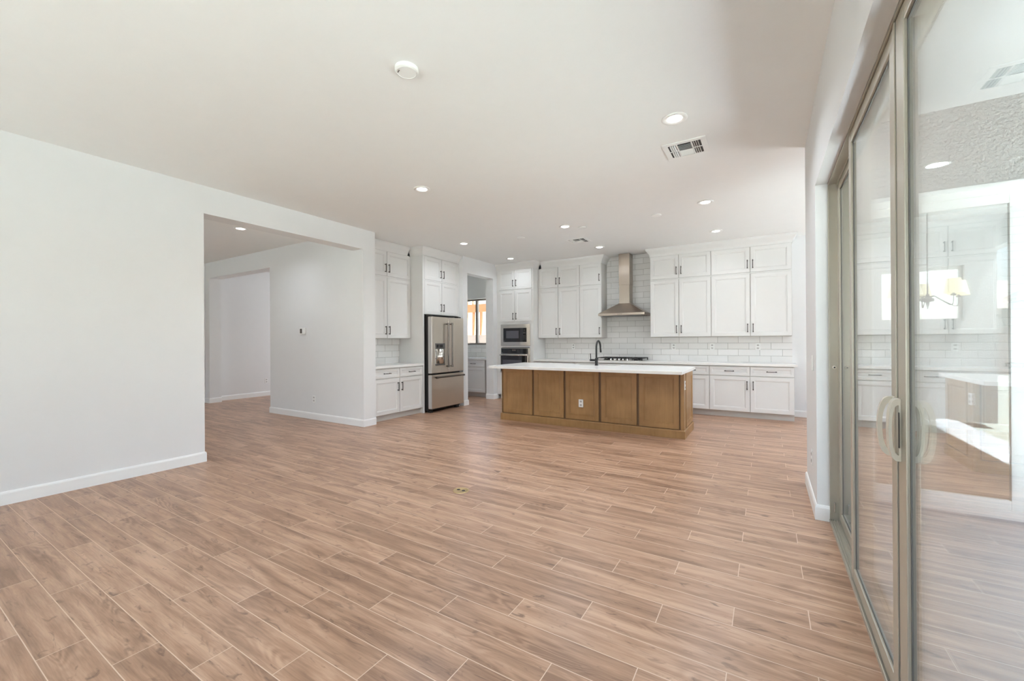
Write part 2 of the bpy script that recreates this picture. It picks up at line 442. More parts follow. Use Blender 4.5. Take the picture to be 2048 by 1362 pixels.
wall_x('wall_left', XLB, XL, YR, YP, H, [(2.15, YP, 0, 2.743)])
wall_y('wall_hall', YP, YE, -10.50, XL, H, [(-10.31, -7.92, 0, 2.712)])
wall_x('wall_hall_left', -10.7, -10.50, -2.4, YE, H)
wall_y('wall_hall_rear', -2.6, -2.4, -10.7, XLB, H, [(-9.4, -7.0, .6, 2.3)])
wall_x('wall_front_room_side', -10.66, -10.52, 4.44, 9.1, H)
wall_x('wall_front_room_right', -7.92, -7.72, YE, 9.1, H)
wall_y('wall_front_room_far', 8.95, 9.15, -10.66, -7.72, H, [(-9.9, -8.7, .7, 2.3)])
wall_x('wall_kitchen_left', XK-.14, XK, YE, 6.71, H)
wall_y('wall_pantry_near', 6.70, 6.83, -7.9, XP, H)
wall_x('wall_pantry', XP-.20, XP, 6.83, YB, H, [(6.85, 7.795, 0, 2.72)])
wall_y('wall_back', YB, YB+.18, -7.9, 3.8, H, [(-6.95, -5.72, 1.22, 2.385), (1.50, 2.44, 1.56, 2.37)])
wall_x('wall_right', XR, XRO, YR, 4.61, H, [(.22, 3.74, 0, 2.428)])
wall_y('wall_dining_patio', 4.41, 4.61, XRO, 3.8, H, [(.66, 2.40, 0, 2.41)])
wall_x('wall_dining_right', 3.6, 3.8, 4.61, YB, H, [(5.6, 7.6, .9, 2.3)])
wall_y('wall_rear', YR, YR+.16, XL, XR, H, [(-4.5, .1, .35, 2.65)])
# stucco skin outside
struct(MB().box(XRO, XRO+.02, 3.74, 4.39, 0, H).box(XRO, XRO+.02, -.67, .22, 0, H).box(XRO, XRO+.02, .22, 3.74, 2.44, H).build('wall_stucco_side', M['stucco']))
b = MB(); b.box(.52, .66, 4.385, 4.41, 0, 3.04); b.box(2.40, 3.8, 4.385, 4.41, 0, 3.04); b.box(.66, 2.40, 4.385, 4.41, 2.44, 3.04)
struct(b.build('wall_stucco_front', M['stucco']))
b = MB(); b.box(XRO, 3.11, -.87, -.67, -.05, 3.3); b.box(2.91, 3.11, -7, -.87, -.05, 3.3)
struct(b.build('wall_bedroom_wing', M['stucco']))

# baseboards
BP = [(-.001, 0), (.014, 0), (.014, .090), (.011, .100), (.006, .108), (-.001, .110)]
def baseboard(name, path): return struct(MB().sweep(path, BP).build(name, M['trim']))
baseboard('baseboard_left', [(XL, YR+.16), (XL, 2.15), (XLB, 2.15)])
baseboard('baseboard_hall', [(-7.92, YE), (-7.92, YP), (XL, YP), (XL, YE)])
baseboard('baseboard_hall_left', [(-10.5, -2.4), (-10.5, YP), (-10.31, YP), (-10.31, YE)])
baseboard('baseboard_front_room', [(-10.52, YE), (-10.52, 8.95)])
baseboard('baseboard_pantry_near', [(XP, 6.70), (XP, 6.85), (XP-.2, 6.85)])
baseboard('baseboard_pantry_far', [(XP-.2, 7.795), (XP, 7.795), (XP, 7.99)])
baseboard('baseboard_back', [(.392, YB), (3.6, YB)])
baseboard('baseboard_right', [(.38, .22), (XR, .22), (XR, YR+.16)])
baseboard('baseboard_right_end', [(.66, 4.61), (XR, 4.61), (XR, 3.74), (.38, 3.74)])

# ------------------------------------------------------------------ cabinets
def pull(parent, x, z, L=.15, vert=True, yb=-.02, m=None, name='handle'):
    b = MB(); q = L/2
    if vert:
        b.box(x-.005, x+.005, yb-.032, yb-.023, z-q, z+q, .002)
        for s in (-1, 1):
            b.box(x-.0045, x+.0045, yb-.026, yb, z+s*(q-.014)-.0045, z+s*(q-.014)+.0045)
            b.box(x-.008, x+.008, yb-.003, yb, z+s*(q-.014)-.008, z+s*(q-.014)+.008)
    else:
        b.box(x-q, x+q, yb-.032, yb-.023, z-.005, z+.005, .002)
        for s in (-1, 1):
            b.box(x+s*(q-.014)-.0045, x+s*(q-.014)+.0045, yb-.026, yb, z-.0045, z+.0045)
            b.box(x+s*(q-.014)-.008, x+s*(q-.014)+.008, yb-.003, yb, z-.008, z+.008)
    return b.build(name, m or M['pull'], parent)

def door(parent, x0, x1, z0, z1, hx=None, hz=None, name='door', vert=True, st=.058, m=None, L=.15):
    d = MB().shaker(x0, x1, z0, z1, st).build(name, m or M['cab'], parent)
    if hx is not None: pull(d, hx, hz, L, vert)
    return d

# wall units: two tiers of doors
Z = dict(l0=1.375, l1=2.434, u0=2.462, u1=2.890)
def wall_unit(loc, rotz, W, depth, doors, label, x_open=0, ends=''):
    """doors = list of (x0, x1, handle side) ; local x along the front, y into the wall"""
    t = thing('wall_cabinet', loc, label, 'cabinet', rotz)
    MB().box(0, W, 0, depth, 1.368, 2.90).build('cabinet_box', M['cab_seam_shade'], t)
    MB().box(0, W, -.012, 0, 2.437, 2.459, .002).build('rail', M['cab'], t)
    for x0, x1, sd in doors:
        hx = x0+.035 if sd == 'l' else x1-.035
        door(t, x0, x1, Z['l0'], Z['l1'], hx, 1.51)
        door(t, x0, x1, Z['u0'], Z['u1'], hx, 2.598)
    return t

g = .006
yf = 8.19                                   # carcass front of the back wall units
wall_unit((-1.895, yf, 0), 0, 1.057, YB-yf-.002, [(g, .512, 'r'), (.523, 1.057-g, 'l')], 'white two-tier wall cabinet with four doors just right of the steel hood')
wall_unit((-.838, yf, 0), 0, 1.198, YB-yf-.002, [(g, .601, 'r'), (.612, 1.198-g, 'l')], 'white two-tier wall cabinet at the right end of the back wall run')
wall_unit((-4.312, yf, 0), 0, .979, YB-yf-.002, [(g, .479, 'r'), (.490, .979-g, 'l')], 'white two-tier wall cabinet beside the tall oven cabinet')
wall_unit((-3.333, yf, 0), 0, .473, YB-yf-.002, [(g, .473-g, 'r')], 'narrow white wall cabinet one door wide, just left of the steel hood')
wall_unit((-5.68, YE+.002, 0), R90, 1.130, XK*-1-5.68-.002, [(g, .559, 'r'), (.570, 1.130-g, 'l')], 'white two-tier wall cabinet beside the refrigerator, over the short worktop')

# crown mouldings
CP = [(-.002, 2.893), (.006, 2.893), (.008, 2.925), (.016, 2.945), (.034, 2.972), (.056, 2.996), (.066, 3.012), (.070, 3.030), (.070, 3.048), (-.002, 3.048)]
def crown(path, label):
    return tag(autosmooth(MB().sweep(path, CP).build('crown_molding', M['cab'])), label, 'molding')
crown([(-1.895, YB-.01), (-1.895, yf-.012), (.362, yf-.012), (.362, YB-.01)], 'white crown molding over the long cabinet run right of the hood')
crown([(-4.231, yf-.012), (-2.858, yf-.012), (-2.858, YB-.01)], 'white crown molding over the wall cabinets left of the hood')

# base units
def base_unit(loc, rotz, W, depth, cols, label, toe=.06, drawer=True, end=None):
    t = thing('base_cabinet', loc, label, 'cabinet', rotz)
    b = MB(); b.box(0, W, 0, depth, .10, .872); b.box(0 if end is None else end[0], W if end is None else end[1], toe, depth, 0, .10)
    b.build('cabinet_box', M['cab_seam_shade'], t)
    for x0, x1, sd in cols:
        hx = x0+.04 if sd == 'l' else x1-.04
        door(t, x0, x1, .110, .693, hx, .548)
        d = MB().shaker(x0, x1, .708, .858, .035).build('drawer', M['cab'], t)
        pull(d, (x0+x1)/2, .783, .15, False)
    return t
yb_ = 7.95; DB = YB-yb_-.002
base_unit((-.848, yb_, 0), 0, 1.223, DB, [(g, .609, 'r'), (.617, 1.223-g, 'l')], 'white base cabinet at the right end under the long worktop')
base_unit((-1.42, yb_, 0), 0, .572, DB, [(g, .572-g, 'l')], 'white single-door base cabinet partly hidden by the island corner')
base_unit((-1.991, yb_, 0), 0, .571, DB, [(g, .571-g, 'r')], 'white base cabinet behind the island, right of the cooktop cabinet')
base_unit((-3.362, yb_, 0), 0, 1.371, DB, [(g, .68, 'r'), (.69, 1.371-g, 'l')], 'white base cabinet under the gas cooktop')
base_unit((-3.853, yb_, 0), 0, .491, DB, [(g, .491-g, 'r')], 'white base cabinet behind the island, left of the cooktop cabinet')
base_unit((-4.312, yb_, 0), 0, .459, DB, [(g, .459-g, 'r')], 'white base cabinet touching the tall oven cabinet')
base_unit((-5.38, YE+.002, 0), R90, 1.128, -XK-5.38-.002, [(g, .560, 'r'), (.568, 1.128-g, 'l')], 'white base cabinet beside the refrigerator with two drawers over two doors')
t = thing('pantry_cabinet', (-6.95, 7.94, 0), 'white base cabinet under the pantry window', 'cabinet')
b = MB(); b.box(0, 1.365, 0, .575, .10, .872); b.box(0, 1.365, .06, .575, 0, .10); b.build('cabinet_box', M['cab_seam_shade'], t)
for x0, x1 in ((.02, .68), (.70, 1.36)):
    door(t, x0, x1, .110, .693)
    d = MB().shaker(x0, x1, .708, .858, .035).build('drawer', M['cab'], t); pull(d, (x0+x1)/2, .783, .15, False)

# worktops
def worktop(name, x0, x1, y0, y1, label, z0=.873, z1=.912):
    return tag(MB().box(x0, x1, y0, y1, z0, z1, .003).build(name, M['quartz']), label, 'worktop')
worktop('worktop', -4.31, .415, 7.905, YB-.001, 'long white quartz worktop along the back wall under the hood')
worktop('worktop', XK+.001, -5.335, YE+.003, 5.642, 'short white quartz worktop beside the refrigerator')
worktop('worktop', -6.97, -5.47, 7.905, YB-.001, 'white quartz worktop under the pantry window')

# backsplashes (wall tile)
struct(MB().box(-4.31, .373, YB-.009, YB, .912, 1.368).box(-2.858, -1.895, YB-.009, YB, 1.368, H).build('wall_back_tile', M['tile_b']))
struct(MB().box(XK, XK+.009, YE, 5.642, .912, 1.368).build('wall_left_tile', M['tile_l']))
struct(MB().box(-7.0, -5.47, YB-.009, YB, .912, 1.21).build('wall_pantry_tile', M['tile_b']))

# tall refrigerator cabinet
t = thing('refrigerator_cabinet', (-5.36, 5.642, 0), 'tall white cabinet framing the refrigerator with four doors above it', 'cabinet', R90)
W_ = 6.698-5.642; D_ = -XK-5.36-.002
MB().box(0, .038, 0, D_, 0, 2.90, .001).build('side_panel', M['cab'], t)
MB().box(.038, W_, .02, D_, 1.815, 2.90).build('cabinet_box', M['cab_seam_shade'], t)
MB().box(W_-.03, W_, 0, D_, 0, 1.815).build('side_panel', M['cab'], t)
MB().box(.038, W_, .001, .02, 2.437, 2.459, .002).box(W_-.05, W_, 0, .02, 1.82, 2.90).box(.038, .05, 0, .02, 1.82, 2.9).build('rail', M['cab'], t)
for x0, x1, sd in ((.055, .527, 'r'), (.535, 1.004, 'l')):
    hx = x0+.035 if sd == 'l' else x1-.035
    for z0, z1, hz in ((1.824, 2.434, 1.955), (2.462, 2.890, 2.598)):
        d = MB().shaker(x0, x1, z0, z1, yb=.02).build('door', M['cab'], t); pull(d, hx, hz, .15, True, yb=0)
crown([(-5.668, YE+.003), (-5.668, 5.571)], 'white crown molding over the wall cabinet beside the refrigerator')
crown([(-5.668, 5.640), (-5.358, 5.640), (-5.358, 6.697)], 'white crown molding over the tall refrigerator cabinet')

# refrigerator
t = thing('refrigerator', (-5.20, 5.700, 0), 'stainless steel french-door refrigerator with bottom freezer drawer and water dispenser', 'refrigerator', R90)
FW = .935; TH = .085
MB().box(.01, FW-.01, .095, .74, .03, 1.775, .006).build('cabinet_body', M['dark'], t)
MB().box(.02, FW-.02, .10, .13, .03, .085).box(.03, .09, .06, .13, 0, .04).box(FW-.16, FW-.08, .06, .13, 0, .04).build('foot_grille', M['dark'], t)
MB().box(.02, .10, .05, .15, 1.775, 1.795, .004).build('hinge_cover', M['dark'], t); MB().box(FW-.10, FW-.02, .05, .15, 1.775, 1.795, .004).build('hinge_cover', M['dark'], t)
dz0, dz1 = .725, 1.768
dl = MB(); dl.box(0, .458, .0, TH, dz0, dz1, .008); dl = dl.build('left_door', M['steel'], t)
MB().box(.465, FW, .0, TH, dz0, dz1, .008).build('right_door', M['steel'], t)
fz = MB().box(0, FW, .0, TH, .075, .695, .008).build('freezer_drawer', M['steel'], t)
MB().box(-.002, .0005, .004, TH-.002, dz0+.004, dz1-.004).box(-.002, .0005, .004, TH-.002, .08, .69).build('door_edge', M['fridge_side'], t)
def bar_handle(parent, p0, p1, off=.05, rad=.012):
    b = MB(); p0 = Vector(p0); p1 = Vector(p1); d = (p1-p0).normalized()
    b.tube([p0, p1], rad, 16)
    for p in (p0+d*.02, p1-d*.02):
        b.tube([p, p+Vector((0, off, 0))], rad*.8, 12)
        b.tube([p-d*.02, p+d*.025], rad*1.35, 16)
    return autosmooth(b.build('handle', M['handle_steel'], parent))
bar_handle(t.children[[c.name.split('.')[0] for c in t.children].index('left_door')], (.405, -.055, .82), (.405, -.055, 1.66), rad=.014)
bar_handle(t.children[[c.name.split('.')[0] for c in t.children].index('right_door')], (.518, -.055, .82), (.518, -.055, 1.66), rad=.014)
bar_handle(fz, (.06, -.055, .645), (FW-.05, -.055, .645), rad=.013)
dp = MB(); dp.box(.085, .355, -.004, .004, .86, 1.28, .002).build('dispenser', M['steel_l'], dl)
dsp = [c for c in dl.children if c.name.startswith('dispenser')][0]
MB().box(.09, .35, -.014, -.003, 1.17, 1.275, .003).build('display', M['nickel'], dsp)
MB().box(.20, .29, -.016, -.013, 1.20, 1.25).box(.12, .17, -.016, -.013, 1.20, 1.25).build('screen', M['blackglass'], dsp)
b = MB(); b.lathe([(.075, .90), (.075, 1.165)], 24, (.225, -.0, 0)); b.build('water_well', M['steel_l'], dsp, smooth=True)
MB().box(.11, .335, -.03, -.003, .865, .895, .003).build('drip_tray', M['nickel'], dsp)
MB().tube([(.115, -.006, 1.13), (.105, -.03, 1.12), (.105, -.03, 1.0), (.115, -.006, .99)], .006, 8).build('lever', M['nickel'], dsp)

# tall oven cabinet
t = thing('oven_cabinet', (-5.259, 7.95, 0), 'tall white cabinet holding the microwave and wall oven', 'cabinet')
W_ = -4.314+5.259
b = MB()
b.box(0, .055, 0, .568, .10, 2.90); b.box(W_-.02, W_, -.0, .568, .0, 2.90); b.box(.055, W_-.02, .0, .568, 1.735, 2.90)
b.box(.055, W_-.02, .0, .568, .10, .60); b.box(.055, W_-.02, .06, .568, 0, .10); b.box(.055, W_-.02, .54, .568, .60, 1.735)
b.box(.055, .115, 0, .02, .60, 1.735); b.box(W_-.095, W_-.02, 0, .02, .60, 1.735); b.box(.115, W_-.095, 0, .02, 1.17, 1.215); b.box(.115, W_-.095, 0, .02, 1.68, 1.735); b.box(.115, W_-.095, 0, .02, .60, .62)
b.build('cabinet_box', M['cab'], t)
MB().box(0, W_, -.012, 0, 2.437, 2.459, .002).build('rail', M['cab'], t)
for x0, x1, sd in ((.062, .480, 'r'), (.488, W_-.03, 'l')):
    hx = x0+.035 if sd == 'l' else x1-.035
    door(t, x0, x1, 1.746, 2.434, hx, 1.86); door(t, x0, x1, 2.462, 2.890, hx, 2.598)
d = door(t, .062, W_-.03, .11, .585, None, None, 'drawer'); pull(d, (W_)/2, .5, .15, False)
crown([(-5.258, 7.938), (-4.302, 7.938), (-4.302, 8.178)], 'white crown molding over the tall oven cabinet')

t = thing('microwave', (-5.145, 7.93, 1.205), 'built-in stainless microwave with black glass door above the wall oven', 'microwave')
b = MB(); w_, h_ = .755, .478
b.box(0, w_, 0, .02, 0, .085, .002); b.box(0, w_, 0, .02, h_-.085, h_, .002); b.box(0, .07, 0, .02, .085, h_-.085); b.box(w_-.085, w_, 0, .02, .085, h_-.085)
b.build('trim_frame', M['steel_l'], t)
MB().box(.07, w_-.085, .004, .02, .085, h_-.085).build('body', M['dark'], t)
MB().box(.07, .555, -.006, .004, .085, h_-.085, .003).build('door', M['blackglass'], t)
MB().box(.145, .475, -.0075, -.0055, .165, .335, .0005).build('window', M['screen'], t)
MB().box(.56, w_-.085, -.004, .004, .085, h_-.085, .003).build('control_panel', M['blackglass'], t)
b = MB()
for i in range(3):
    for j in range(5): b.box(.585+i*.025, .600+i*.025, -.0055, -.0035, .12+j*.026, .132+j*.026)
MB().box(.585, .65, -.0055, -.0035, .27, .30).build('display', M['nickel'], t)
b.build('keypad', M['nickel'], t); b = MB(); b.lathe([(.009, -.006), (.009, -.002)], 16, (.617, 0, .345), axis='y'); b.build('dial', M['steel_l'], t)
MB().box(.085, .105, -.0075, -.0055, .10, .108).build('logo_mark', M['steel_l'], t)

t = thing('wall_oven', (-5.145, 7.93, .60), 'built-in stainless wall oven with black glass below the microwave', 'oven')
MB().box(.03, .735, .01, .54, .02, .56).build('body', M['dark'], t)
MB().box(0, .755, 0, .022, .0, .555, .003).build('surround', M['steel_l'], t)
cp = MB().box(.015, .70, -.008, .0, .425, .545, .002).build('control_panel', M['blackglass'], t)
MB().box(.30, .40, -.0095, -.0075, .49, .52).build('display', M['nickel'], cp)
b = MB()
for i in range(4):
    for j in range(3): b.box(.21+i*.018, .22+i*.018, -.0095, -.0075, .455+j*.022, .462+j*.022); b.box(.43+i*.018, .44+i*.018, -.0095, -.0075, .455+j*.022, .462+j*.022)
b.build('keypad', M['nickel'], cp)
MB().box(.025, .055, -.0095, -.0075, .443, .45).build('logo_mark', M['steel_l'], cp)
dr = MB().box(.0, .72, -.03, .0, .01, .395, .004).build('door', M['steel_l'], t)
MB().box(.02, .70, -.034, -.029, .03, .385, .002).build('glass', M['blackglass'], dr)
MB().box(.07, .56, -.0355, -.0335, .09, .29, .0005).build('window', M['screen'], dr)
b = MB(); b.tube([(.01, -.065, .398), (.72, -.065, .398)], .013, 14); b.tube([(.05, -.065, .398), (.05, -.02, .385)], .008, 8); b.tube([(.68, -.065, .398), (.68, -.02, .385)], .008, 8)
b.build('handle', M['steel_l'], dr, smooth=True)

# range hood
t = thing('range_hood', (-2.42, YB-.012, 0), 'stainless steel chimney range hood on the tiled back wall', 'range hood')
HW = .455
b = MB()
rc = lambda x, yf_, z: [(-x, yf_, z), (x, yf_, z), (x, 0, z), (-x, 0, z)]
b.poly([rc(HW-.01, -.48, 1.80), rc(HW, -.49, 1.805), rc(HW, -.49, 1.845), rc(HW-.006, -.484, 1.85), rc(.115, -.245, 2.05), rc(.115, -.245, 2.06)])
b.build('canopy', M['steel_hood'], t)
MB().box(-.102, .102, -.235, 0, 2.06, 2.42, .002).build('lower_duct_cover', M['steel_hood'], t)
MB().box(-.108, .108, -.242, 0, 2.42, 3.046, .002).build('upper_duct_cover', M['steel_hood'], t)
for i in range(3): MB().lathe([(.006, -.495), (.006, -.488)], 12, (-.05+i*.03, 0, 1.825), axis='y').build('button', M['dark'], t)
MB().box(-.40, .40, -.44, -.04, 1.793, 1.80).build('filter', M['nickel'], t)

# gas cooktop
t = thing('gas_cooktop', (-2.45, 8.22, .912), 'black gas cooktop with cast iron grates under the range hood', 'cooktop')
MB().box(-.45, .45, -.26, .26, .0005, .012, .003).build('surface', M['steel_l'], t)
for cx_, nm in ((-.30, 0), (0, 0), (.30, 0)):
    b = MB(); x0, x1 = cx_-.143, cx_+.143
    for yy in (-.21, .0, .235): b.box(x0, x1, yy-.006, yy+.006, .046, .06, .002)
    for xx in (x0+.006, cx_-.05, cx_+.05, x1-.006): b.box(xx-.006, xx+.006, -.21, .235, .046, .06, .002)
    for xx in (x0+.008, x1-.008):
        for yy in (-.205, .23): b.box(xx-.008, xx+.008, yy-.008, yy+.008, .011, .047)
    b.build('grate', M['iron'], t)
for bx, by in ((-.30, -.10), (-.30, .12), (0, .02), (.30, -.10), (.30, .12)):
    b = MB(); b.lathe([(.05, .012), (.05, .02), (.036, .022), (.036, .034), (.030, .038)], 24, (bx, by, 0)); b.build('burner', M['iron'], t, smooth=False)
for i in range(5):
    b = MB(); b.lathe([(.019, .012), (.019, .02), (.015, .022), (.014, .044)], 20, (-.16+i*.08, -.235, 0)); b.build('knob', M['steel_l'], t)

# outlets, switches
def outlet_mesh(w=.072, h=.117):
    """faces local -y"""
    p = MB().box(-w/2, w/2, -.006, 0, -h/2, h/2, .002)
    return p
def outlet(loc, label, rotz=0, kind='duplex', w=.072, group=None):
    t = thing('power_outlet' if kind == 'duplex' else 'light_switch', loc, label, 'outlet' if kind == 'duplex' else 'switch', rotz, group)
    outlet_mesh(w).build('cover_plate', M['plastic'], t)
    if kind == 'duplex':
        for s in (-1, 1):
            so = MB().box(-.017, .017, -.0085, -.006, s*.027-.014, s*.027+.014, .001).build('socket', M['socket'], t)
            b = MB(); b.box(-.009, -.006, -.009, -.0083, s*.027-.003, s*.027+.007); b.box(.006, .009, -.009, -.0083, s*.027-.003, s*.027+.007); b.box(-.002, .002, -.009, -.0083, s*.027-.010, s*.027-.006)
            b.build('slot', M['dark'], so)
    else:
        n = max(1, round(w/.046)-0 if w > .08 else 1)
        for i in range(n):
            cx_ = (i-(n-1)/2)*.046
            MB().box(cx_-.016, cx_+.016, -.010, -.006, -.033, .033, .002).build('rocker', M['plastic'], t)
    return t
outlet((-1.532, YB-.0095, 1.185), 'white outlet on the backsplash just right of the cooktop')
outlet((-.858, YB-.0095, 1.185), 'white outlet on the backsplash, middle of the three right of the hood')
outlet((-.128, YB-.0095, 1.185), 'white outlet on the backsplash nearest the right end of the worktop')
outlet((-3.62, YB-.0095, 1.185), 'white outlet on the backsplash left of the hood')
outlet((-6.565, YP-.0005, .345), 'white outlet low on the hall wall below the thermostat')
outlet((-10.5195, 5.59, .37), 'white outlet low on the wall seen through the far hall opening', R90)
outlet((XR-.0005, 4.08, .37), 'white outlet low on the narrow wall beside the patio door', -R90)
outlet((XR-.0005, 3.985, 1.125), 'white light switch on the narrow wall beside the patio door', -R90, 'switch')

# thermostat
t = thing('thermostat', (-6.86, YP-.0005, 1.505), 'small white thermostat with grey screen on the hall wall', 'thermostat')
MB().box(-.085, .085, -.025, 0, -.055, .055, .006).build('case', M['plastic'], t)
MB().box(-.065, -.005, -.027, -.0245, -.04, .04, .001).build('screen', M['lcd'], t)

# ------------------------------------------------------------------ island
t = thing('kitchen_island', (-3.80, 5.86, 0), 'brown stained wood kitchen island with panelled front', 'island')
IW, ID = 2.87, .76
MB().box(.012, IW-.012, .022, .042, .0, .872).box(.012, IW-.012, ID-.04, ID-.02, .0, .872).box(.012, .032, .042, ID-.04, .0, .872).box(IW-.032, IW-.012, .042, ID-.04, 0, .872).box(.032, IW-.032, .042, ID-.04, .08, .10).build('cabinet_box', M['island_gap_shade'], t)
b = MB().sweep([(0, ID), (0, 0), (IW, 0), (IW, ID)], [(-.012, 0), (.010, 0), (.010, .098), (.006, .107), (0, .113), (-.012, .113)])
b.build('base_molding', M['island'], t)
for x0, x1 in ((.036, .590), (.622, 1.137), (1.172, 1.696), (1.734, 2.248), (2.282, 2.805)):
    MB().shaker(x0, x1, .122, .868, .062, .020, yb=.022).build('front_panel', M['island'], t)
b = MB(); b.box(IW-.045, IW-.010, .003, .022, .113, .872); b.box(.010, .018, .006, .018, .113, .872)
b.box(IW-.013, IW-.002, .004, .135, .113, .872); b.build('corner_post', M['island'], t)
# right end panel faces +x
ep = MB().shaker(.165, ID-.02, .125, .868, .062, .014).build('end_panel', M['island'], t); ep.location = (IW-.012, 0, 0); ep.rotation_euler = (0, 0, R90)
ep.location = (IW-.012, 0, 0)
ep2 = MB().shaker(.02, ID-.02, .125, .868, .062, .014).build('end_panel', M['island'], t); ep2.location = (.012, ID, 0); ep2.rotation_euler = (0, 0, -R90)
for x0, x1 in ((.02, .62), (.63, 1.05), (1.06, 1.82), (1.83, 2.25), (2.26, 2.85)):
    d = MB().shaker(x0, x1, .125, .868, .058, .018).build('door', M['island'], t); d.location = (IW, ID-.02, 0); d.rotation_euler = (0, 0, math.pi)
    pull(d, x1-.04, .78, yb=-.018)
outlet((-2.375, 5.855, .372), 'white outlet on the brown front panel of the island')
outlet((-.9315, 5.925, .705), 'white outlet on the right end of the island', R90)
# island top with a sink cut-out
t = thing('island_worktop', (0, 0, 0), 'thick white quartz top of the kitchen island with undermount sink cut-out', 'worktop')
sx0, sx1, sy0, sy1 = -2.74, -1.98, 6.42, 6.64+.0
b = MB(); x0, x1, y0, y1, z0, z1 = -3.835, -.905, 5.548, 6.71, .873, .913
def ring(ix0, ix1, iy0, iy1, z): return [(ix0, iy0, z), (ix1, iy0, z), (ix1, iy1, z), (ix0, iy1, z)]
b.poly([ring(sx0, sx1, sy0, sy1, z0), ring(x0, x1, y0, y1, z0), ring(x0, x1, y0, y1, z1-.003), ring(x0+.003, x1-.003, y0+.003, y1-.003, z1), ring(sx0, sx1, sy0, sy1, z1), ring(sx0, sx1, sy0, sy1, z0)], cap0=False, cap1=False)
bmesh.ops.remove_doubles(b.bm, verts=b.bm.verts[:], dist=1e-5)
b.build('slab', M['quartz'], t)
t = thing('kitchen_sink', (0, 0, 0), 'undermount steel sink set in the island top', 'sink')
b = MB(); b.poly([ring(sx0-.01, sx1+.01, sy0-.01, sy1+.01, .8725), ring(sx0+.002, sx1-.002, sy0+.002, sy1-.002, .8725), ring(sx0+.01, sx1-.01, sy0+.01, sy1-.01, .70), ], cap0=False)
b.build('basin', M['sinkm'], t)
b = MB(); b.lathe([(.04, .701), (.035, .706)], 20, ((sx0+sx1)/2, (sy0+sy1)/2, 0)); b.build('drain', M['dark'], t)
# faucet
t = thing('kitchen_faucet', (-2.31, 6.35, .913), 'matte black gooseneck faucet standing on the island top', 'faucet')
b = MB(); b.lathe([(.028, .0002), (.028, .006), (.025, .01), (.025, .11), (.02, .116), (.0145, .118)], 24); autosmooth(b.build('base', M['black'], t))
pts = [(0, 0, .115), (0, 0, .27)]
for i in range(0, 13):
    a = math.pi - math.pi*1.03*i/12
    pts.append((.0, .095+.095*math.cos(a), .285+.105*math.sin(a)))
pts += [(0, .200, .235), (0, .207, .205)]
b = MB(); b.tube(pts, [.0145]*14+[.0135]+[.0155]*(len(pts)-15), 16); autosmooth(b.build('spout', M['black'], t))
b = MB(); b.tube([(-.02, 0, .085), (-.105, 0, .085)], .017, 16); b.tube([(-.094, 0, .09), (-.098, -.004, .19)], .006, 10); autosmooth(b.build('lever', M['black'], t))

# ------------------------------------------------------------------ ceiling fittings
GD = 'recessed downlights in the ceiling'
proto = thing('downlight', (0, 0, H), '', 'downlight', 0, GD)
b = MB(); b.lathe([(.094, 0), (.096, -.004), (.090, -.009), (.070, -.009), (.056, -.003), (.056, -.001)], 40, cap0=False, cap1=False)
autosmooth(b.build('trim_ring', M['lamp_trim'], proto), 60)
b = MB(); b.lathe([(.057, -.0030), (.054, -.005), (.03, -.006)], 40, cap0=False); b.build('lens', M['lamp'], proto)
spots = [(-.606, 3.458, 'downlight nearest the patio door, beside the ceiling air vent'),
         (-3.341, 3.517, 'downlight in front of the opening in the left wall'),
         (-.646, 5.757, 'downlight over the right end of the island'),
         (-2.608, 5.833, 'downlight over the middle of the island'),
         (-4.579, 5.872, 'downlight in front of the refrigerator'),
         (-.678, 7.381, 'downlight in front of the rightmost wall cabinets'),
         (-2.639, 7.457, 'downlight in front of the range hood'),
         (-4.592, 7.469, 'downlight in front of the oven cabinet'),
         (-6.829, 3.256, 'downlight in the hall seen through the left wall opening')]
for i, (x, y, lab) in enumerate(spots):
    o = proto if i == 0 else copy_tree(proto)
    o.location = (x, y, H-.0005); o['label'] = 'round white lit '+lab
    pw = 3.0 if y > 7 else (10 if x > -4 else 6)      # kitchen perimeter lamps dimmed, main lamps brighter
    light('downlight_lamp', 'AREA', (x, y, H-.012), pw, (.84, .92, 1), direction=(0, 0, -1), shape='DISK', size=.13, spread=math.radians(150))

t = thing('smoke_detector', (-1.946, 1.915, H-.0005), 'round white smoke detector alone on the near ceiling', 'smoke detector')
b = MB(); b.lathe([(.074, 0), (.075, -.012), (.072, -.022), (.060, -.028), (.058, -.026), (.02, -.028)], 48, cap0=False); autosmooth(b.build('body', M['plastic'], t), 30)
for k in range(3): MB().lathe([(.003, -.0295), (.003, -.027)], 8, (-.040+.009*k, -.035-.004*k, 0)).build('button', M['dark'], t)
for x, y, lab in ((-1.294, 5.986, 'flat white round ceiling plate above the right part of the island'),
                  (-2.398, 6.017, 'flat white round ceiling plate above the faucet, near the square vent'),
                  (-3.51, 6.051, 'flat white round ceiling plate above the left part of the island')):
    b = MB(); b.lathe([(.064, -.0005), (.066, -.008), (.058, -.014), (.01, -.015)], 36, (0, 0, H), cap0=False)
    o = autosmooth(b.build('ceiling_cover_plate', M['plastic'], loc=(x, y, 0)), 50); tag(o, lab, 'cover plate', 'round cover plates over the island')

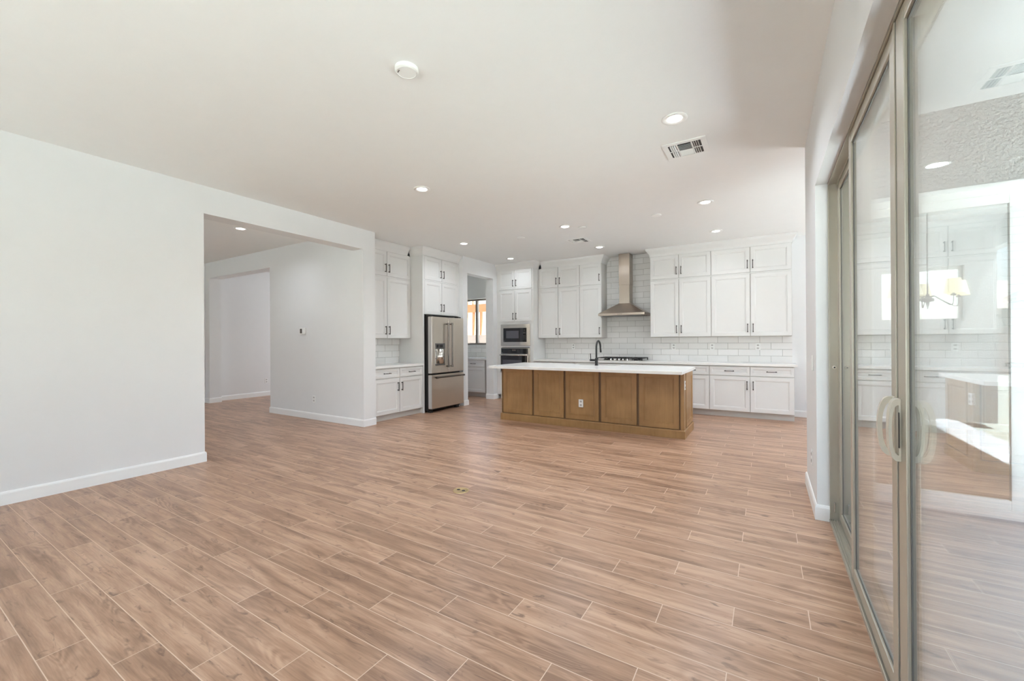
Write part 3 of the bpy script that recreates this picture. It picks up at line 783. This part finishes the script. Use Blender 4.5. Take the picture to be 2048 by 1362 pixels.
def vent(x, y, label, s=.34):
    t = thing('air_vent', (x, y, H-.0005), label, 'air vent'); h = s/2
    MB().box(-h+.04, h-.04, -h+.04, h-.04, -.003, -.001).build('duct_opening', M['vent_dark'], t)
    b = MB()
    b.box(-h, h, -h, -h+.045, -.008, 0, .002); b.box(-h, h, h-.045, h, -.008, 0, .002); b.box(-h, -h+.045, -h+.045, h-.045, -.008, 0, .002); b.box(h-.045, h, -h+.045, h-.045, -.008, 0, .002)
    b.box(-.067, -.055, -h+.045, h-.045, -.008, 0); b.box(.055, .067, -h+.045, h-.045, -.008, 0)
    b.box(-h+.045, -.06, -.006, .006, -.008, 0); b.box(.06, h-.045, -.006, .006, -.008, 0)
    b.build('frame', M['plastic'], t)
    def slat(p, q, tilt):   # p, q ends in plan; tilt direction
        b = MB(); p = Vector(p); q = Vector(q); n = Vector(tilt)*.011
        a = [(p.x, p.y, -.002), (q.x, q.y, -.002), (q.x+n.x, q.y+n.y, -.013), (p.x+n.x, p.y+n.y, -.013)]
        c = [(v[0]+.0006*(1 if n.y == 0 else 0), v[1]+.0006*(1 if n.x == 0 else 0), v[2]+.001) for v in a]
        b.poly([a, c]); b.build('slat', M['plastic'], t)
    for sx in (-1, 1):
        for k in range(3):
            xx = sx*(.073+.017*k)
            for ya, yb2 in ((-h+.047, -.007), (.007, h-.047)): slat((xx, ya), (xx, yb2), (sx, 0))
    for k in range(6): slat((-.054, .012+k*.018-.0), (.054, .012+k*.018), (0, 1))
    for k in range(6): slat((-.054, -.012-k*.018), (.054, -.012-k*.018), (0, -1))
    return t
vent(-.613, 4.055, 'square white ceiling air vent near the patio door', .36)
vent(-2.776, 6.775, 'square white ceiling air vent above the island sink', .36)

# floor outlet
t = thing('floor_outlet', (-2.296, 2.881, 0), 'round brass outlet cover set in the wood-look floor', 'floor outlet')
b = MB(); b.lathe([(.071, .0002), (.070, .003), (.062, .0045), (.060, .004), (.01, .004)], 40, cap0=False); autosmooth(b.build('ring', M['brass'], t), 30)
for s in (-1, 1):
    b = MB(); b.lathe([(.015, .0041), (.015, .0052)], 20, (s*.027, 0, 0)); b.build('cap', M['dark'], t)

# ------------------------------------------------------------------ patio sliding door (door_1)
D1 = bpy.data.objects.new('door_1', None); COL.objects.link(D1); struct(D1, 'tan framed four panel sliding patio door')
DT = 2.411
b = MB()
b.box(.380, .50, 3.738, 3.78, 0, 2.46); b.box(.380, .50, .18, .222, 0, 2.46); b.box(.380, .50, .18, 3.78, DT+.006, 2.45)
b.box(.380, .387, 3.728, 3.74, 0, DT+.01); b.box(.380, .386, .222, 3.74, DT+.002, DT+.01)
b.box(.430, .4345, .222, 3.74, DT-.008, DT+.006)
b.build('frame', M['alu'], D1)
b = MB(); b.box(.378, .50, .222, 3.738, 0, .010); b.box(.378, .383, .222, 3.738, .010, .022, .001)
for xx in (.393, .404, .422, .433, .455, .475): b.box(xx, xx+.003, .222, 3.738, .010, .018)
b.box(.494, .50, .222, 3.738, .010, .02); b.build('sill_track', M['alu'], D1)
def panel(name, y0, y1, xi, sw0=.062, sw1=.062, rail=.068, zb=.020, zt=DT, tr=.054):
    """xi = inside face; y0<y1; frame 0.034 thick with a glazing reveal"""
    xo = xi+.036
    b = MB(); bv = .003
    b.box(xi, xo, y0, y0+sw0, zb, zt, bv); b.box(xi, xo, y1-sw1, y1, zb, zt, bv)
    b.box(xi+.001, xo-.001, y0+sw0, y1-sw1, zb, zb+rail, bv); b.box(xi+.001, xo-.001, y0+sw0, y1-sw1, zt-tr, zt, bv)
    o = b.build(name, M['alu'], D1)
    MB().box(xi+.010, xi+.026, y0+sw0, y0+sw0+.008, zb+rail, zt-tr).box(xi+.010, xi+.026, y1-sw1-.008, y1-sw1, zb+rail, zt-tr).box(xi+.010, xi+.026, y0+sw0, y1-sw1, zb+rail, zb+rail+.008).box(xi+.010, xi+.026, y0+sw0, y1-sw1, zt-tr-.008, zt-tr).build('glazing_bead', M['rubber'], o)
    MB().box(xi+.012, xi+.015, y0+sw0, y1-sw1, zb+rail, zt-tr).box(xi+.022, xi+.025, y0+sw0, y1-sw1, zb+rail, zt-tr).build('glass_pane', M['glass'], o)
    return o
pa = panel('sliding_panel', 1.932, 2.897, .388, .085, .062)
pb = panel('sliding_panel', .965, 1.926, .388, .062, .090)
panel('fixed_panel', 2.84, 3.738, .4355, .062, .075)
panel('fixed_panel', .222, 1.03, .4355, .062, .062)
MB().box(.384, .388, 1.932, 1.950, .02, DT, .001).build('meeting_strip', M['alu'], pa)
MB().box(.389, .420, 1.9265, 1.9315, .02, DT).build('gap_shade_strip', M['dark'], pa)  # dark strip added to paint the shaded gap between the two panels
# pull handles, built facing the room (-x)
def dpull(parent, y, z0, z1, xs, s, wy=.009, p=.049, th=.013):
    """rounded D pull between z0 and z1, s=-1 into the room, +1 to the patio"""
    n = 18; outer = []; inner = []
    zc, hz = (z0+z1)/2, (z1-z0)/2
    for i in range(n+1):
        a = -R90+math.pi*i/n
        ca, sa = max(0, math.cos(a)), math.sin(a)
        outer.append((xs+s*(.004+(p-.004)*ca**.55), zc+hz*sa)); inner.append((xs+s*(.003+(p-th-.003)*ca**.6), zc+(hz-.020)*sa))
    b = MB()
    loops = []
    for (xo_, zo), (xi_, zi) in zip(outer, inner):
        loops.append([(xo_, y-wy, zo), (xo_, y+wy, zo), (xi_, y+wy, zi), (xi_, y-wy, zi)])
    b.poly(loops)
    b.box(min(xs, xs+s*.007), max(xs, xs+s*.007), y-.017, y+.017, z0+.0, z1-.0, .002)
    return autosmooth(b.build('pull_handle', M['alu_w2'], parent), 35)
M['alu_w2'] = mat('painted_almond_handle', (214, 208, 194), .3)
dpull(pa, 1.972, .893, 1.105, .388, -1)
hb = dpull(pb, 1.903, .893, 1.105, .388, -1, .018, .034, .009)
MB().box(.3795, .3812, 1.878, 1.886, .94, 1.06).build('lock_slot', M['dark'], hb)
dpull(pa, 1.972, .893, 1.105, .424, 1); dpull(pb, 1.890, .893, 1.105, .424, 1)
b = MB(); b.lathe([(.012, 0), (.012, -.018), (.008, -.02)], 20, (.412, 3.738, 1.108), axis='y'); autosmooth(b.build('bumper', M['alu_w2'], D1), 30)
b = MB(); b.lathe([(.0055, -.0205), (.0055, -.0198)], 12, (.412, 3.738, 1.108), axis='y'); b.build('bumper_hole', M['dark'], D1)
MB().box(.405, .412, 3.722, 3.738, .075, .145, .002).build('strike_plate', M['steel_l'], D1)

# dining slider (door_2)
D2 = bpy.data.objects.new('door_2', None); COL.objects.link(D2); struct(D2, 'white framed sliding door between dining area and patio')
b = MB(); y0, y1 = 4.43, 4.54
b.box(.66, .70, y0, y1, 0, 2.41); b.box(2.36, 2.40, y0, y1, 0, 2.41); b.box(.70, 2.36, y0, y1, 2.36, 2.41); b.box(.70, 2.36, y0, y1, 0, .035); b.box(.70, 2.36, y0-.015, y0+.01, 0, .06)
b.build('frame', M['alu_w'], D2)
def panel2(name, x0, x1, yo, wl=.06, wr=.06):
    b = MB(); b.box(x0, x0+wl, yo, yo+.036, .04, 2.36, .003); b.box(x1-wr, x1, yo, yo+.036, .04, 2.36, .003)
    b.box(x0+wl, x1-wr, yo, yo+.036, .04, .13, .003); b.box(x0+wl, x1-wr, yo, yo+.036, 2.29, 2.36, .003); o = b.build(name, M['alu_w'], D2)
    MB().box(x0+wl, x1-wr, yo+.012, yo+.015, .13, 2.29).box(x0+wl, x1-wr, yo+.022, yo+.025, .13, 2.29).build('glass_pane', M['glass'], o)
panel2('sliding_panel', .70, 1.575, 4.445, .05, .07); panel2('fixed_panel', 1.52, 2.36, 4.485)

# ------------------------------------------------------------------ windows
def window_y(n, x0, x1, z0, z1, yf_, m, mull=None, label=None, fw=.045):
    W = bpy.data.objects.new('window_%d' % n, None); COL.objects.link(W); struct(W, label)
    b = MB(); b.box(x0, x1, yf_, yf_+.07, z0, z0+fw); b.box(x0, x1, yf_, yf_+.07, z1-fw, z1); b.box(x0, x0+fw, yf_, yf_+.07, z0+fw, z1-fw); b.box(x1-fw, x1, yf_, yf_+.07, z0+fw, z1-fw)
    if mull: b.box(mull-.03, mull+.03, yf_-.005, yf_+.065, z0+fw, z1-fw)
    b.build('window_frame', m, W)
    MB().box(x0+fw, x1-fw, yf_+.03, yf_+.033, z0+fw, z1-fw).build('window_pane', M['glass'], W)
window_y(1, -6.95, -5.72, 1.22, 2.385, YB+.07, M['winframe'], -6.305, 'sliding window with taupe frame in the pantry')
window_y(2, 1.50, 2.44, 1.56, 2.37, YB+.08, M['alu_w'], None, 'white framed window in the dining area')
window_y(3, -4.5, .1, .35, 2.65, YR+.04, M['alu_w'], -2.2, 'large unseen rear window added to let fill light in')  # window behind the camera, added to bring fill light into the room
window_y(4, -9.4, -7.0, .6, 2.3, -2.52, M['alu_w'], None, 'rear hall window')
window_y(5, -9.9, -8.7, .7, 2.3, 9.02, M['alu_w'], None, 'front room window')
W = bpy.data.objects.new('window_6', None); COL.objects.link(W); struct(W, 'side window of the dining area')
MB().box(3.66, 3.72, 5.6, 7.6, .9, .95).box(3.66, 3.72, 5.6, 7.6, 2.25, 2.3).box(3.66, 3.72, 5.6, 5.65, .95, 2.25).box(3.66, 3.72, 7.55, 7.6, .95, 2.25).build('window_frame', M['alu_w'], W)
MB().box(3.69, 3.693, 5.65, 7.55, .95, 2.25).build('window_pane', M['glass'], W)

# ------------------------------------------------------------------ chandelier in the dining area
t = thing('chandelier', (1.565, 6.5, -.025), 'five arm metal chandelier with pale pleated shades hanging in the dining area', 'chandelier')
b = MB(); b.lathe([(.06, 3.048), (.06, 3.03), (.02, 3.02)], 24); autosmooth(b.build('canopy', M['nickel'], t), 30)
b = MB(); b.tube([(0, 0, 3.03), (0, 0, 1.80)], .007, 10); b.build('rod', M['nickel'], t, smooth=True)
b = MB(); b.lathe([(.014, 1.84), (.018, 1.81), (.030, 1.80), (.055, 1.785), (.055, 1.755), (.018, 1.75), (.014, 1.72), (.003, 1.665)], 24); autosmooth(b.build('hub', M['nickel'], t), 40)
for k in range(5):
    a = math.radians(14+72*k); ca, sa = math.cos(a), math.sin(a); rr = .275
    pr_ = [(.03, 1.81), (.07, 1.815), (.12, 1.775), (.18, 1.735), (.235, 1.700), (.262, 1.70), (.275, 1.725), (.276, 1.80)]
    arm = MB().tube([(q*ca, q*sa, z) for q, z in pr_], .005, 8).build('arm', M['nickel'], t, smooth=True)
    cx_, cy_ = rr*ca, rr*sa
    b = MB(); b.lathe([(.022, 1.797), (.022, 1.812), (.010, 1.815), (.010, 1.87)], 16, (cx_, cy_, 0)); b.build('candle_cup', M['nickel'], arm)
    b = MB(); ls = []
    for R_, z in ((.088, 1.818), (.086, 1.825), (.056, 1.975), (.055, 1.98)):
        ls.append([(cx_+(R_+(.0016 if i % 2 else 0))*math.cos(2*math.pi*i/72), cy_+(R_+(.0016 if i % 2 else 0))*math.sin(2*math.pi*i/72), z) for i in range(72)])
    b.poly(ls, cap0=False, cap1=False); b.build('lamp_shade', M['shade'], t)

# ------------------------------------------------------------------ outdoors
struct(MB().box(XRO, 2.62, -.67, 4.385, -.12, -.02).box(.44, 2.62, 4.385, 4.47, -.12, -.001).build('floor_patio', M['concrete']))
struct(MB().box(-60, 60, -60, 60, -.6, -.13).build('terrain', M['grass']))
struct(MB().box(XRO, 3.12, -.67, 4.40, 3.04, 3.30).box(2.98, 3.12, -.67, 4.385, 2.70, 3.04).build('ceiling_patio', M['patio_ceiling']))
b = MB(); b.box(-14, 14, -14.7, -14.5, -.14, 1.65); b.box(9, 9.2, -14.5, 9, -.14, 1.65)
b.box(-14, 14, -14.72, -14.48, 1.65, 1.72); tag(b.build('block_wall', M['block']), 'low tan masonry wall around the back yard', 'wall')
b = MB(); b.box(-14, 9, 11.4, 11.6, -.14, 1.52); tag(b.build('block_wall', M['block']), 'pale masonry wall seen low through the pantry window', 'wall')
# neighbour house with a tiled roof
t = thing('neighbor_house', (5, -24, -.14), 'neighboring house with low grey tiled roof beyond the yard wall', 'house')
MB().box(-10, 10, -5, 5, 0, 2.9).build('wall', M['stucco'], t)
b = MB(); b.poly([[(-10.6, -5.6, 2.8), (10.6, -5.6, 2.8), (10.6, 5.6, 2.8), (-10.6, 5.6, 2.8)], [(-5.5, -.1, 4.6), (5.5, -.1, 4.6), (5.5, .1, 4.6), (-5.5, .1, 4.6)]]); b.build('roof', M['rooftile'], t)
# timber frame of a house under construction behind the pantry window
t = thing('timber_frame', (-13, 15, -.14), 'bare wooden stud frame of an unfinished house seen through the pantry window', 'house frame')
b = MB()
b.box(-4, 12, 0, .09, .1, .2)
for i in range(40): b.box(-4+i*.41, -4+i*.41+.07, 0, .14, .2, 2.75)
b.build('lower_studs', M['lumber'], t)
MB().box(-4, 12, -.02, .16, 2.75, 3.1).build('floor_band', M['lumber'], t)
b = MB()
for i in range(20): b.box(-4+i*.82, -4+i*.82+.07, 0, .14, 3.1, 5.2)
b.box(-4, 12, 0, .14, 5.2, 5.3); b.build('upper_studs', M['lumber'], t)
b = MB()
for i in range(14): b.box(-4+i*1.2, -4+i*1.2+.07, 2.4, 2.55, .1, 5.2)
b.build('rear_studs', M['lumber'], t)
